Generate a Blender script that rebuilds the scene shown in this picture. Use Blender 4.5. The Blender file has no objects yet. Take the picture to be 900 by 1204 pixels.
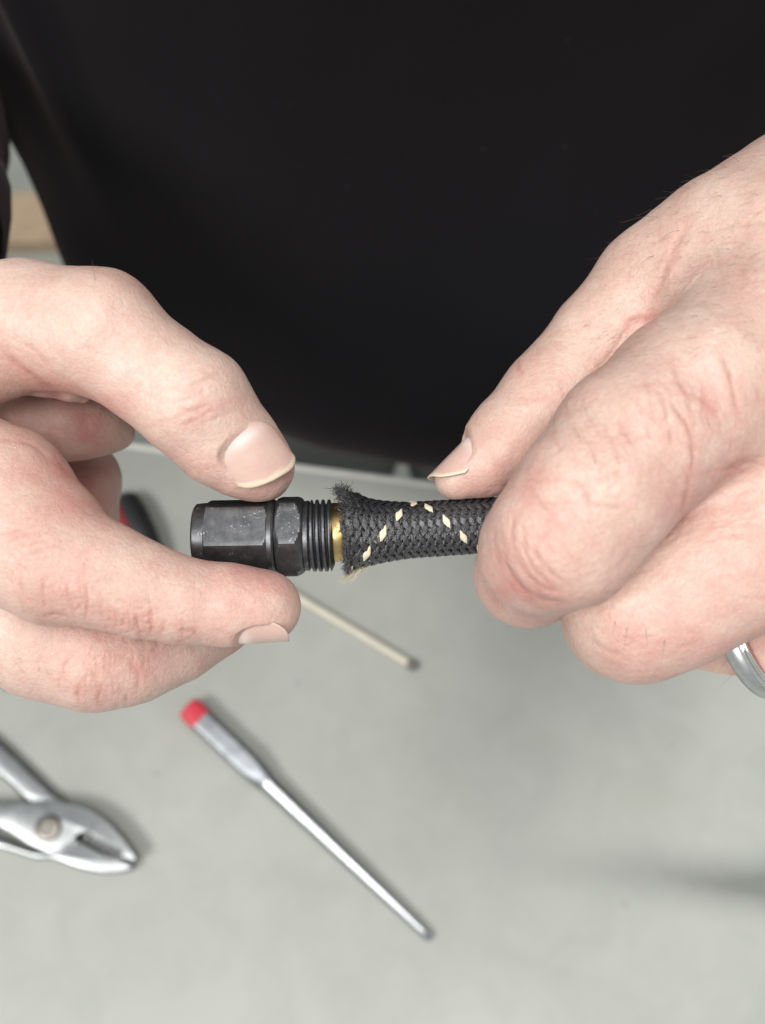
import bpy, bmesh, math, random
import numpy as np
from mathutils import Vector, Matrix
R = math.radians
random.seed(7)
rng = np.random.default_rng(7)
scene = bpy.context.scene
COL = scene.collection

# ------------------------------------------------------------------ camera
TILT = R(20.0); CAMH = 463.0; FPX = 1125.0; DREF = 187.5; S = FPX / DREF     # millimetres; S = 6 px per mm at the fitting
CP = np.array([0.0, 0.0, CAMH])
CF = np.array([0.0, math.sin(TILT), -math.cos(TILT)])
CX = np.array([1.0, 0.0, 0.0])
CU = np.array([0.0, math.cos(TILT), math.sin(TILT)])
MM = 0.001
cam = bpy.data.cameras.new('camera'); cam_o = bpy.data.objects.new('camera', cam); COL.objects.link(cam_o)
cam_o.location = CP * MM; cam_o.rotation_euler = (TILT, 0, 0)
cam.sensor_fit = 'HORIZONTAL'; cam.sensor_width = 36; cam.lens = 45
cam.clip_start = 0.01; cam.clip_end = 50
cam.dof.use_dof = True; cam.dof.focus_distance = 0.184; cam.dof.aperture_fstop = 17
scene.camera = cam_o

# ------------------------------------------------------------------ light
w = bpy.data.worlds.new('World'); scene.world = w; w.use_nodes = True
bg = w.node_tree.nodes['Background']; bg.inputs[0].default_value = (0.93, 0.97, 1.0, 1); bg.inputs[1].default_value = 0.47
def area(name, loc, target, sx, sy, power, col):
    l = bpy.data.lights.new(name, 'AREA'); l.shape = 'RECTANGLE'; l.size = sx; l.size_y = sy; l.energy = power; l.color = col
    o = bpy.data.objects.new(name, l); COL.objects.link(o); o.location = loc
    o.rotation_euler = (Vector(target) - Vector(loc)).to_track_quat('-Z', 'Y').to_euler()
    return o
area('ceiling_lamp', (-0.85, -0.55, 1.5), (0, 0.1, 0.2), 0.7, 0.45, 21, (1.0, 0.985, 0.965))
area('ceiling_lamp', (0.2, 0.08, 1.9), (0, 0.15, 0.2), 1.4, 0.6, 28, (1.0, 0.985, 0.97))
vs = scene.view_settings; vs.view_transform = 'Standard'; vs.look = 'None'; vs.exposure = 0.0; vs.gamma = 1.0
scene.cycles.use_denoising = True
scene.cycles.max_bounces = 8

def P(px, py, d=DREF):                       # photograph pixel (900 x 1204) at a depth in mm -> world mm
    return CP + CF * d + CX * ((px - 450) / FPX * d) + CU * ((602 - py) / FPX * d)
def PC(px, py, h=0.0):                       # same in camera axes (right, up, toward camera)
    d = DREF - h
    return np.array([(px - 450) / FPX * d, (602 - py) / FPX * d, -d])
def c2w(a):
    a = np.asarray(a, float)
    return CP + a[..., 0:1] * CX + a[..., 1:2] * CU - a[..., 2:3] * CF
def on_plane(px, py, z=0.0):                 # ray through a pixel to a horizontal plane
    r = CF + CX * ((px - 450) / FPX) + CU * ((602 - py) / FPX)
    t = (z - CP[2]) / r[2]
    return CP + r * t

# ------------------------------------------------------------------ object helpers
def mesh_obj(name, verts, faces, mat=None, parent=None, smooth=True, mm=True):
    me = bpy.data.meshes.new(name)
    v = np.asarray(verts, float) * (MM if mm else 1)
    me.from_pydata([tuple(q) for q in v.tolist()], [], [tuple(f) for f in faces])
    if smooth: me.polygons.foreach_set('use_smooth', [True] * len(me.polygons))
    me.update()
    o = bpy.data.objects.new(name, me); COL.objects.link(o)
    if mat: me.materials.append(mat)
    if parent: o.parent = parent
    return o
def quad_mesh(name, v, q):
    me = bpy.data.meshes.new(name)
    me.vertices.add(len(v)); me.vertices.foreach_set('co', (np.asarray(v, np.float32) * MM).ravel())
    me.loops.add(len(q) * 4); me.loops.foreach_set('vertex_index', np.asarray(q, np.int32).ravel())
    me.polygons.add(len(q)); me.polygons.foreach_set('loop_start', np.arange(0, len(q) * 4, 4, dtype=np.int32))
    me.polygons.foreach_set('loop_total', np.full(len(q), 4, np.int32))
    me.polygons.foreach_set('use_smooth', np.ones(len(q), bool))
    me.update(calc_edges=True); me.validate()
    return me
def bm_obj(name, bm, mat=None, parent=None, smooth=False, autosm=None, bevel=None):
    me = bpy.data.meshes.new(name); bm.normal_update(); bm.to_mesh(me); bm.free()
    o = bpy.data.objects.new(name, me); COL.objects.link(o)
    if mat: me.materials.append(mat)
    if parent: o.parent = parent
    if smooth: me.polygons.foreach_set('use_smooth', [True] * len(me.polygons))
    if bevel:
        m = o.modifiers.new('b', 'BEVEL'); m.width = bevel * MM; m.segments = 2; m.limit_method = 'ANGLE'; m.angle_limit = R(30)
    return o
def tag(o, label=None, cat=None, group=None, kind=None):
    if label: o['label'] = label
    if cat: o['category'] = cat
    if group: o['group'] = group
    if kind: o['kind'] = kind
    return o
def empty(name, label, cat, loc=(0, 0, 0), group=None):
    o = bpy.data.objects.new(name, None); COL.objects.link(o); o.empty_display_size = 0.02
    o.location = Vector(loc) * MM
    return tag(o, label, cat, group)
def under(o, parent):                        # parent while keeping the child's world place
    o.parent = parent; o.matrix_parent_inverse = Matrix.Translation(parent.location).inverted()
    return o

# ------------------------------------------------------------------ materials
def mat_new(name):
    m = bpy.data.materials.new(name); m.use_nodes = True
    return m, m.node_tree.nodes, m.node_tree.links, m.node_tree.nodes['Principled BSDF']
def noise(n, l, scale, detail=4, rough=0.55, coord=None, dist=0.0):
    t = n.new('ShaderNodeTexNoise'); t.inputs['Scale'].default_value = scale; t.inputs['Detail'].default_value = detail
    t.inputs['Roughness'].default_value = rough; t.inputs['Distortion'].default_value = dist
    if coord is not None: l.new(coord, t.inputs['Vector'])
    return t
def ramp(n, l, src, stops):
    r = n.new('ShaderNodeValToRGB'); l.new(src, r.inputs[0])
    e = r.color_ramp.elements
    while len(e) < len(stops): e.new(0.5)
    for k, (p, c) in enumerate(stops): e[k].position = p; e[k].color = c if len(c) == 4 else (*c, 1)
    return r
def mix(n, l, fac, a, b, mode='MIX'):
    m = n.new('ShaderNodeMix'); m.data_type = 'RGBA'; m.blend_type = mode
    for s, v in ((m.inputs['Factor'], fac), (m.inputs['A'], a), (m.inputs['B'], b)):
        if isinstance(v, (int, float)): s.default_value = v
        elif isinstance(v, tuple): s.default_value = (*v, 1) if len(v) == 3 else v
        else: l.new(v, s)
    return m.outputs['Result']
def bump(n, l, h, strength, dist, normal=None):
    b = n.new('ShaderNodeBump'); b.inputs['Strength'].default_value = strength; b.inputs['Distance'].default_value = dist
    l.new(h, b.inputs['Height'])
    if normal is not None: l.new(normal, b.inputs['Normal'])
    return b.outputs['Normal']
def objco(n): return n.new('ShaderNodeTexCoord').outputs['Object']

def simple(name, col, rough=0.5, metal=0.0, var=0.12, scale=200, bstr=0.15, bscale=900, bdist=0.0001):
    m, n, l, b = mat_new(name); co = objco(n)
    t = noise(n, l, scale, 5, 0.6, co)
    a = tuple(max(0, c * (1 - var)) for c in col); c2 = tuple(min(1, c * (1 + var)) for c in col)
    r = ramp(n, l, t.outputs[0], [(0.3, a), (0.7, c2)])
    l.new(r.outputs[0], b.inputs['Base Color'])
    b.inputs['Roughness'].default_value = rough; b.inputs['Metallic'].default_value = metal
    t2 = noise(n, l, bscale, 3, 0.6, co)
    l.new(bump(n, l, t2.outputs[0], bstr, bdist), b.inputs['Normal'])
    return m

def skin_mat():
    m, n, l, b = mat_new('skin'); co = objco(n)
    at = n.new('ShaderNodeAttribute'); at.attribute_name = 'tone'          # R: blood near the surface, G: painted crease shade and finger dirt, B: yellowness
    sep = n.new('ShaderNodeSeparateColor'); l.new(at.outputs['Color'], sep.inputs[0])
    n1 = noise(n, l, 60, 6, 0.6, co, 0.6); n2 = noise(n, l, 260, 5, 0.65, co); n3 = noise(n, l, 1300, 2, 0.5, co)
    base = ramp(n, l, n1.outputs[0], [(0.30, (0.505, 0.33, 0.268)), (0.52, (0.578, 0.422, 0.35)), (0.72, (0.625, 0.48, 0.40))]).outputs[0]
    f2 = ramp(n, l, n2.outputs[0], [(0.45, (0, 0, 0)), (0.75, (0.55, 0.55, 0.55))]).outputs[0]
    c = mix(n, l, f2, base, (0.54, 0.31, 0.265))
    c = mix(n, l, sep.outputs[0], c, (0.50, 0.215, 0.19))
    c = mix(n, l, sep.outputs[2], c, (0.70, 0.52, 0.30))
    c = mix(n, l, sep.outputs[1], c, (0.25, 0.11, 0.07))
    f3 = ramp(n, l, n3.outputs[0], [(0.3, (0.92, 0.90, 0.90)), (0.65, (1, 1, 1))]).outputs[0]
    c = mix(n, l, 1.0, c, f3, 'MULTIPLY')
    fl = ramp(n, l, noise(n, l, 2300, 2, 0.5, co).outputs[0], [(0.70, (0, 0, 0)), (0.76, (0.8,) * 3)]).outputs[0]
    fm = ramp(n, l, noise(n, l, 130, 3, 0.5, co).outputs[0], [(0.52, (0, 0, 0)), (0.66, (1, 1, 1))]).outputs[0]
    c = mix(n, l, mix(n, l, 1.0, fl, fm, 'MULTIPLY'), c, (0.86, 0.76, 0.70))
    l.new(c, b.inputs['Base Color'])
    b.inputs['Subsurface Weight'].default_value = 0.35
    b.inputs['Subsurface Radius'].default_value = (1.0, 0.35, 0.2); b.inputs['Subsurface Scale'].default_value = 0.0022
    rr = ramp(n, l, n2.outputs[0], [(0.3, (0.36,) * 3), (0.7, (0.52,) * 3)]); l.new(rr.outputs[0], b.inputs['Roughness'])
    b.inputs['Specular IOR Level'].default_value = 0.4
    # fine cross-hatched skin relief, then pores
    v = n.new('ShaderNodeTexVoronoi'); v.feature = 'DISTANCE_TO_EDGE'; v.inputs['Scale'].default_value = 1500; l.new(co, v.inputs['Vector'])
    v.inputs['Randomness'].default_value = 1
    vr = ramp(n, l, v.outputs['Distance'], [(0.0, (0, 0, 0)), (0.22, (1, 1, 1))]).outputs[0]
    nb = noise(n, l, 480, 5, 0.7, co, 0.4)
    mp = n.new('ShaderNodeMapping'); mp.inputs['Scale'].default_value = (1, 0.28, 1); mp.inputs['Rotation'].default_value = (0, 0, 0.7); l.new(co, mp.inputs[0])
    nc = noise(n, l, 900, 4, 0.6, mp.outputs[0], 0.5)
    dv = n.new('ShaderNodeVectorMath'); dv.operation = 'MULTIPLY_ADD'; l.new(nb.outputs['Color'], dv.inputs[0]); dv.inputs[1].default_value = (0.0016,) * 3; l.new(co, dv.inputs[2])
    v2 = n.new('ShaderNodeTexVoronoi'); v2.feature = 'DISTANCE_TO_EDGE'; v2.inputs['Scale'].default_value = 620; l.new(dv.outputs[0], v2.inputs['Vector'])
    v2r = ramp(n, l, v2.outputs['Distance'], [(0.0, (0, 0, 0)), (0.16, (1, 1, 1))]).outputs[0]
    b0 = bump(n, l, v2r, 0.30, 0.00012)
    b1 = bump(n, l, nb.outputs[0], 0.6, 0.00030, b0)
    b2 = bump(n, l, nc.outputs[0], 0.30, 0.00016, b1)
    b3 = bump(n, l, vr, 0.30, 0.00006, b2)
    l.new(b3, b.inputs['Normal'])
    return m
M = {}
M['skin'] = skin_mat()

def nail_mat():
    m, n, l, b = mat_new('fingernail')
    at = n.new('ShaderNodeAttribute'); at.attribute_name = 'tone'
    sep = n.new('ShaderNodeSeparateColor'); l.new(at.outputs['Color'], sep.inputs[0])
    t = noise(n, l, 160, 4, 0.6, objco(n))
    c = ramp(n, l, t.outputs[0], [(0.3, (0.50, 0.325, 0.275)), (0.7, (0.56, 0.395, 0.335))]).outputs[0]
    c = mix(n, l, sep.outputs[1], c, (0.80, 0.66, 0.62))
    c = mix(n, l, sep.outputs[0], c, (0.60, 0.50, 0.38))
    l.new(c, b.inputs['Base Color']); b.inputs['Roughness'].default_value = 0.34
    b.inputs['Subsurface Weight'].default_value = 0.2; b.inputs['Subsurface Scale'].default_value = 0.0008
    w_ = noise(n, l, 700, 3, 0.6, objco(n))
    l.new(bump(n, l, w_.outputs[0], 0.35, 0.00012), b.inputs['Normal'])
    return m
M['nail'] = nail_mat(); M['nail'].node_tree.nodes['Principled BSDF'].inputs['Roughness'].default_value = 0.27

def anodised():
    m, n, l, b = mat_new('black_anodised_metal'); co = objco(n)
    n1 = noise(n, l, 1500, 6, 0.7, co, 1.0); n2 = noise(n, l, 190, 3, 0.5, co)
    f = n.new('ShaderNodeMath'); f.operation = 'MULTIPLY'
    a1 = ramp(n, l, n1.outputs[0], [(0.60, (0, 0, 0)), (0.66, (1, 1, 1))]).outputs[0]
    a2 = ramp(n, l, n2.outputs[0], [(0.47, (0, 0, 0)), (0.56, (1, 1, 1))]).outputs[0]
    l.new(a1, f.inputs[0]); l.new(a2, f.inputs[1])
    dust = ramp(n, l, noise(n, l, 420, 5, 0.7, co).outputs[0], [(0.35, (0.062, 0.064, 0.067)), (0.7, (0.130, 0.132, 0.137))]).outputs[0]
    l.new(mix(n, l, f.outputs[0], dust, (0.60, 0.60, 0.60)), b.inputs['Base Color'])
    b.inputs['Metallic'].default_value = 0.8; b.inputs['Roughness'].default_value = 0.40; b.inputs['Specular IOR Level'].default_value = 0.8
    l.new(bump(n, l, n1.outputs[0], 0.12, 0.00008), b.inputs['Normal'])
    return m
M['anodised'] = anodised()
M['brass'] = simple('brass', (0.62, 0.44, 0.19), 0.32, 1.0, 0.08, 300, 0.03)
M['rubber'] = simple('black_rubber', (0.016, 0.016, 0.017), 0.6)

def yarn_mat(name, c1, c2, rough, spec):
    m, n, l, b = mat_new(name)
    uv = n.new('ShaderNodeUVMap').outputs[0]
    mp = n.new('ShaderNodeMapping'); mp.inputs['Scale'].default_value = (1.2, 26, 1); l.new(uv, mp.inputs[0])
    t = noise(n, l, 1.0, 3, 0.6, mp.outputs[0], 0.2)
    t2 = noise(n, l, 320, 3, 0.6, objco(n))
    c = ramp(n, l, t.outputs[0], [(0.3, c1), (0.7, c2)]).outputs[0]
    c = mix(n, l, 0.5, c, ramp(n, l, t2.outputs[0], [(0.3, c1), (0.75, c2)]).outputs[0])
    l.new(c, b.inputs['Base Color']); b.inputs['Roughness'].default_value = rough; b.inputs['Specular IOR Level'].default_value = spec
    l.new(bump(n, l, t.outputs[0], 0.7, 0.00018), b.inputs['Normal'])
    return m
M['yarn'] = yarn_mat('black_nylon_yarn', (0.008, 0.008, 0.010), (0.042, 0.042, 0.046), 0.26, 1.0)
M['fray'] = simple('frayed_nylon', (0.06, 0.06, 0.063), 0.25, 0, 0.98, 2600)
M['fray'].node_tree.nodes['Principled BSDF'].inputs['Specular IOR Level'].default_value = 1.0
M['tracer'] = yarn_mat('cream_yarn', (0.60, 0.54, 0.38), (0.78, 0.72, 0.55), 0.5, 0.4)

def cloth():
    m, n, l, b = mat_new('black_cotton'); co = objco(n)
    t = noise(n, l, 9, 4, 0.5, co)
    c = ramp(n, l, t.outputs[0], [(0.3, (0.0070, 0.0066, 0.0080)), (0.7, (0.0095, 0.0085, 0.0098))]).outputs[0]
    lint = ramp(n, l, noise(n, l, 420, 2, 0.5, co).outputs[0], [(0.745, (0, 0, 0)), (0.80, (0.3,) * 3)]).outputs[0]
    c = mix(n, l, lint, c, (0.10, 0.10, 0.11))
    l.new(c, b.inputs['Base Color']); b.inputs['Roughness'].default_value = 0.95; b.inputs['Specular IOR Level'].default_value = 0.1
    b.inputs['Sheen Weight'].default_value = 0.12; b.inputs['Sheen Roughness'].default_value = 0.36; b.inputs['Sheen Tint'].default_value = (0.9, 0.66, 0.68, 1)
    t2 = noise(n, l, 900, 3, 0.6, co)
    l.new(bump(n, l, t2.outputs[0], 0.4, 0.0003), b.inputs['Normal'])
    return m
M['cloth'] = cloth()

def bench_mat():
    m, n, l, b = mat_new('painted_bench_top'); co = objco(n)
    n1 = noise(n, l, 7, 6, 0.55, co, 0.8); n2 = noise(n, l, 38, 6, 0.6, co, 0.5); n3 = noise(n, l, 120, 4, 0.6, co)
    c = ramp(n, l, n1.outputs[0], [(0.3, (0.35, 0.361, 0.327)), (0.5, (0.368, 0.378, 0.342)), (0.72, (0.40, 0.406, 0.366))]).outputs[0]
    c2 = ramp(n, l, n2.outputs[0], [(0.36, (0.80, 0.81, 0.80)), (0.6, (1, 1, 1))]).outputs[0]
    c = mix(n, l, 0.35, c, c2, 'MULTIPLY')
    sp = ramp(n, l, n3.outputs[0], [(0.69, (0, 0, 0)), (0.78, (0.45,) * 3)]).outputs[0]
    c = mix(n, l, sp, c, (0.15, 0.15, 0.13))
    # a long soft arm shadow painted into the colour on the right
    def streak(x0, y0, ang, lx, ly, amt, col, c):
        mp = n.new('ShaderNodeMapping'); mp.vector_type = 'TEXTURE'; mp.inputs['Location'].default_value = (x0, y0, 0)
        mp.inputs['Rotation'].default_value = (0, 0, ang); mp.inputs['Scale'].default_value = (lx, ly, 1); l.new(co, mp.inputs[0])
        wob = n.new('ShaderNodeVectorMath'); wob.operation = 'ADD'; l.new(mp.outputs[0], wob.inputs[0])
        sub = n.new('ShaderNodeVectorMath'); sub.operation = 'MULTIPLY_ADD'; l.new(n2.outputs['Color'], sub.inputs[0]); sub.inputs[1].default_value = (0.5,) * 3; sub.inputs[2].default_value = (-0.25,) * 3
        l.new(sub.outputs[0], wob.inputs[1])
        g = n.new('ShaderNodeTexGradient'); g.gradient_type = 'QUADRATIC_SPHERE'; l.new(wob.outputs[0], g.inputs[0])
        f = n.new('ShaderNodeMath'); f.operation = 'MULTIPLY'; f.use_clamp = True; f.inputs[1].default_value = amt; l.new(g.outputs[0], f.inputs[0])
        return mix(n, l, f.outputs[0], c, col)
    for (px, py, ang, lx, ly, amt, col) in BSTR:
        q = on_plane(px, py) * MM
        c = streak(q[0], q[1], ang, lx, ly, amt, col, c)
    l.new(c, b.inputs['Base Color']); b.inputs['Roughness'].default_value = 0.5; b.inputs['Specular IOR Level'].default_value = 0.3
    l.new(bump(n, l, n2.outputs[0], 0.15, 0.0006), b.inputs['Normal'])
    return m
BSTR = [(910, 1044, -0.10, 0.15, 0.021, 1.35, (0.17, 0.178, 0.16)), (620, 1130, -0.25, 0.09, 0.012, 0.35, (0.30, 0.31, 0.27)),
        (380, 1040, -0.15, 0.05, 0.009, 0.35, (0.30, 0.31, 0.27)), (350, 803, 0.3, 0.003, 0.004, 1.0, (0.27, 0.28, 0.27)),
        (735, 1063, 0.6, 0.002, 0.003, 0.9, (0.24, 0.24, 0.20)), (184, 910, 0.6, 0.004, 0.004, 0.7, (0.30, 0.29, 0.22)),
        (640, 870, 0.1, 0.010, 0.006, 0.5, (0.33, 0.33, 0.27)), (760, 940, 0.1, 0.05, 0.02, 0.35, (0.33, 0.33, 0.27))]
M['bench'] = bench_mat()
M['steel'] = simple('bright_steel', (0.44, 0.455, 0.46), 0.30, 1.0, 0.10, 300, 0.2, 700)
M['pivot'] = simple('tarnished_bolt', (0.22, 0.205, 0.18), 0.4, 1.0, 0.25, 300)
M['plier_steel'] = simple('chromed_steel', (0.33, 0.345, 0.345), 0.30, 1.0, 0.15, 160, 0.3, 400)
M['worn_steel'] = simple('dull_steel', (0.25, 0.265, 0.28), 0.42, 1.0, 0.2, 180, 0.3, 500)
M['silver'] = simple('silver', (0.80, 0.79, 0.76), 0.14, 1.0, 0.08, 400, 0.1, 900)
M['silver_satin'] = simple('satin_silver', (0.58, 0.59, 0.58), 0.38, 1.0, 0.1, 400, 0.2, 1500)
M['red'] = simple('red_plastic', (0.58, 0.03, 0.05), 0.45)
M['dark_red'] = simple('dark_red_rubber', (0.30, 0.03, 0.035), 0.6)
M['black'] = simple('black_plastic', (0.02, 0.02, 0.022), 0.5)
M['wood'] = simple('pale_wood', (0.60, 0.56, 0.46), 0.6, 0, 0.1, 120)
M['grime'] = simple('dark_grime', (0.16, 0.15, 0.13), 0.7)
M['tan'] = simple('tan_board', (0.50, 0.36, 0.24), 0.7, 0, 0.12, 30)
M['edge'] = simple('bench_edge', (0.60, 0.60, 0.55), 0.4, 0, 0.08, 60)
M['hair'] = simple('brown_hair', (0.16, 0.09, 0.05), 0.5)
M['denim'] = simple('grey_trousers', (0.20, 0.205, 0.20), 0.9)
def concrete():
    m, n, l, b = mat_new('concrete'); co = objco(n)
    c = ramp(n, l, noise(n, l, 5, 6, 0.6, co).outputs[0], [(0.3, (0.30, 0.32, 0.28)), (0.7, (0.42, 0.43, 0.38))]).outputs[0]
    l.new(c, b.inputs['Base Color']); b.inputs['Roughness'].default_value = 0.8
    l.new(bump(n, l, noise(n, l, 90, 4, 0.6, co).outputs[0], 0.3, 0.002), b.inputs['Normal'])
    return m
M['concrete'] = concrete()

# ------------------------------------------------------------------ floor and bench
mesh_obj('floor', [(-4000, -4000, -900), (4000, -4000, -900), (4000, 4000, -900), (-4000, 4000, -900)], [(0, 1, 2, 3)], M['concrete'])
tag(bpy.data.objects['floor'], kind='structure')
def box_bm(bm, a, b, mtx=None):
    vs = [bm.verts.new((x, y, z)) for z in (a[2], b[2]) for y in (a[1], b[1]) for x in (a[0], b[0])]
    for f in ((0, 2, 3, 1), (4, 5, 7, 6), (0, 1, 5, 4), (2, 6, 7, 3), (0, 4, 6, 2), (1, 3, 7, 5)): bm.faces.new([vs[k] for k in f])
    if mtx is not None: bmesh.ops.transform(bm, matrix=mtx, verts=vs)
    return vs
bench = empty('workbench', 'pale grey-green painted workbench top under the two hands', 'workbench')
e1 = on_plane(150, 528); e2 = on_plane(500, 573)
ed = (e2 - e1) / np.linalg.norm(e2 - e1); nrm = np.array([-ed[1], ed[0], 0])     # nrm points away from the camera
mid = (e1 + e2) / 2
A_, B_ = mid - ed * 900, mid + ed * 900
bm = bmesh.new()
top = [A_, B_, B_ - nrm * 900, A_ - nrm * 900]
vt = [bm.verts.new((q[0] * MM, q[1] * MM, 0)) for q in top]; vb = [bm.verts.new((q[0] * MM, q[1] * MM, -0.030)) for q in top]
bm.faces.new(vt[::-1]); bm.faces.new(vb)
for k in range(4): bm.faces.new([vt[k], vt[(k + 1) % 4], vb[(k + 1) % 4], vb[k]])
bmesh.ops.recalc_face_normals(bm, faces=bm.faces)
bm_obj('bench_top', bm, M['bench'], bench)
bm = bmesh.new()
rx = Matrix.Translation(Vector(mid) * MM) @ Matrix.Rotation(math.atan2(ed[1], ed[0]), 4, 'Z')
box_bm(bm, (-0.9, 0.0003, -0.034), (0.9, 0.0035, 0.0012), rx)
bm_obj('edge_strip', bm, M['edge'], bench, bevel=0.8)
for (sx, sy) in ((-1, -0.05), (1, -0.05), (-1, -0.85), (1, -0.85)):
    bm = bmesh.new(); box_bm(bm, (sx * 0.8 - 0.03, sy - 0.03, -0.9), (sx * 0.8 + 0.03, sy + 0.03, -0.031), rx)
    bm_obj('leg', bm, M['worn_steel'], bench, bevel=2)

# ------------------------------------------------------------------ signed distance modelling of the hands
HSTEP = 0.40
class Grid:
    def __init__(s, lo, hi, h):
        s.h = h; s.lo = np.array(lo, float); s.n = (np.ceil((np.array(hi) - s.lo) / h).astype(int) + 1)
        s.ax = [s.lo[k] + h * np.arange(s.n[k]) for k in range(3)]
    def new(s): return np.full(s.n, 99.0, np.float32)
    def window(s, lo, hi):
        a = np.clip(np.floor((lo - s.lo) / s.h).astype(int), 0, s.n); b = np.clip(np.ceil((hi - s.lo) / s.h).astype(int) + 1, 0, s.n)
        return tuple(slice(a[k], b[k]) for k in range(3))
    def co(s, sl): return [s.ax[k][sl[k]].astype(np.float32).reshape([-1 if j == k else 1 for j in range(3)]) for k in range(3)]
def smin(a, b, k):
    hh = np.maximum(k - np.abs(a - b), 0) / k
    return np.minimum(a, b) - hh * hh * hh * k / 6.0
def smax(a, b, k): return -smin(-a, -b, k)
def cone(g, F, a, b, ra, rb, k):
    m = max(ra, rb) + 7
    sl = g.window(np.minimum(a, b) - m, np.maximum(a, b) + m)
    if any(q.stop <= q.start for q in sl): return
    X, Y, Z = g.co(sl); ba = b - a; L2 = float(ba @ ba) + 1e-9
    dx, dy, dz = X - a[0], Y - a[1], Z - a[2]
    t = np.clip((dx * ba[0] + dy * ba[1] + dz * ba[2]) / L2, 0, 1)
    d = np.sqrt((dx - ba[0] * t) ** 2 + (dy - ba[1] * t) ** 2 + (dz - ba[2] * t) ** 2) - (ra + (rb - ra) * t)
    F[sl] = smin(F[sl], d.astype(np.float32), k)
def joints(L):                                # (px, py, r px, h mm) -> camera-axes point, radius mm
    return [(PC(x, y, h), r * (DREF - h) / FPX) for x, y, r, h in L]
def chain(g, L, k):
    F = g.new(); J = joints(L)
    if len(J) == 1: cone(g, F, J[0][0], J[0][0], J[0][1], J[0][1], k)
    for (a, ra), (b, rb) in zip(J[:-1], J[1:]): cone(g, F, a, b, ra, rb, k)
    return F
def surface_nets(g, F):
    sgn = F < 0
    nx, ny, nz = [q - 1 for q in F.shape]
    cnt = np.zeros((nx, ny, nz), np.uint8)
    for i in (0, 1):
        for j in (0, 1):
            for k in (0, 1): cnt += sgn[i:i + nx, j:j + ny, k:k + nz]
    act = np.argwhere((cnt > 0) & (cnt < 8)).astype(np.int32)
    idx = np.full((nx, ny, nz), -1, np.int32); idx[tuple(act.T)] = np.arange(len(act))
    pos = np.zeros((len(act), 3)); c = np.zeros(len(act))
    cor = [(i, j, k) for i in (0, 1) for j in (0, 1) for k in (0, 1)]
    for a in range(8):
        for b in range(a + 1, 8):
            d = np.subtract(cor[b], cor[a])
            if np.abs(d).sum() != 1: continue
            fa = F[tuple((act + cor[a]).T)]; fb = F[tuple((act + cor[b]).T)]
            m = (fa < 0) != (fb < 0); t = np.where(m, fa / np.where(m, fa - fb, 1), 0)
            pos += np.where(m[:, None], np.array(cor[a]) + t[:, None] * d, 0); c += m
    V = g.lo + g.h * (act + pos / c[:, None])
    Q = []
    for ax in range(3):
        o = [k for k in range(3) if k != ax]
        s0 = [slice(None)] * 3; s1 = [slice(None)] * 3; s0[ax] = slice(0, -1); s1[ax] = slice(1, None)
        for k in o: s0[k] = slice(1, -1); s1[k] = slice(1, -1)
        A = sgn[tuple(s0)]; B = sgn[tuple(s1)]
        e = np.argwhere(A != B); flip = A[tuple(e.T)]
        for k in o: e[:, k] += 1
        d1 = np.zeros(3, int); d1[o[0]] = 1; d2 = np.zeros(3, int); d2[o[1]] = 1
        q = np.stack([idx[tuple((e - d1 - d2).T)], idx[tuple((e - d2).T)], idx[tuple(e.T)], idx[tuple((e - d1).T)]], 1)
        if ax == 1: flip = ~flip
        q = np.where(flip[:, None], q, q[:, ::-1]); Q.append(q)
    Q = np.concatenate(Q); return V, Q[(Q >= 0).all(1)]
def unit(v): v = np.array(v, float); return v / np.linalg.norm(v)

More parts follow.
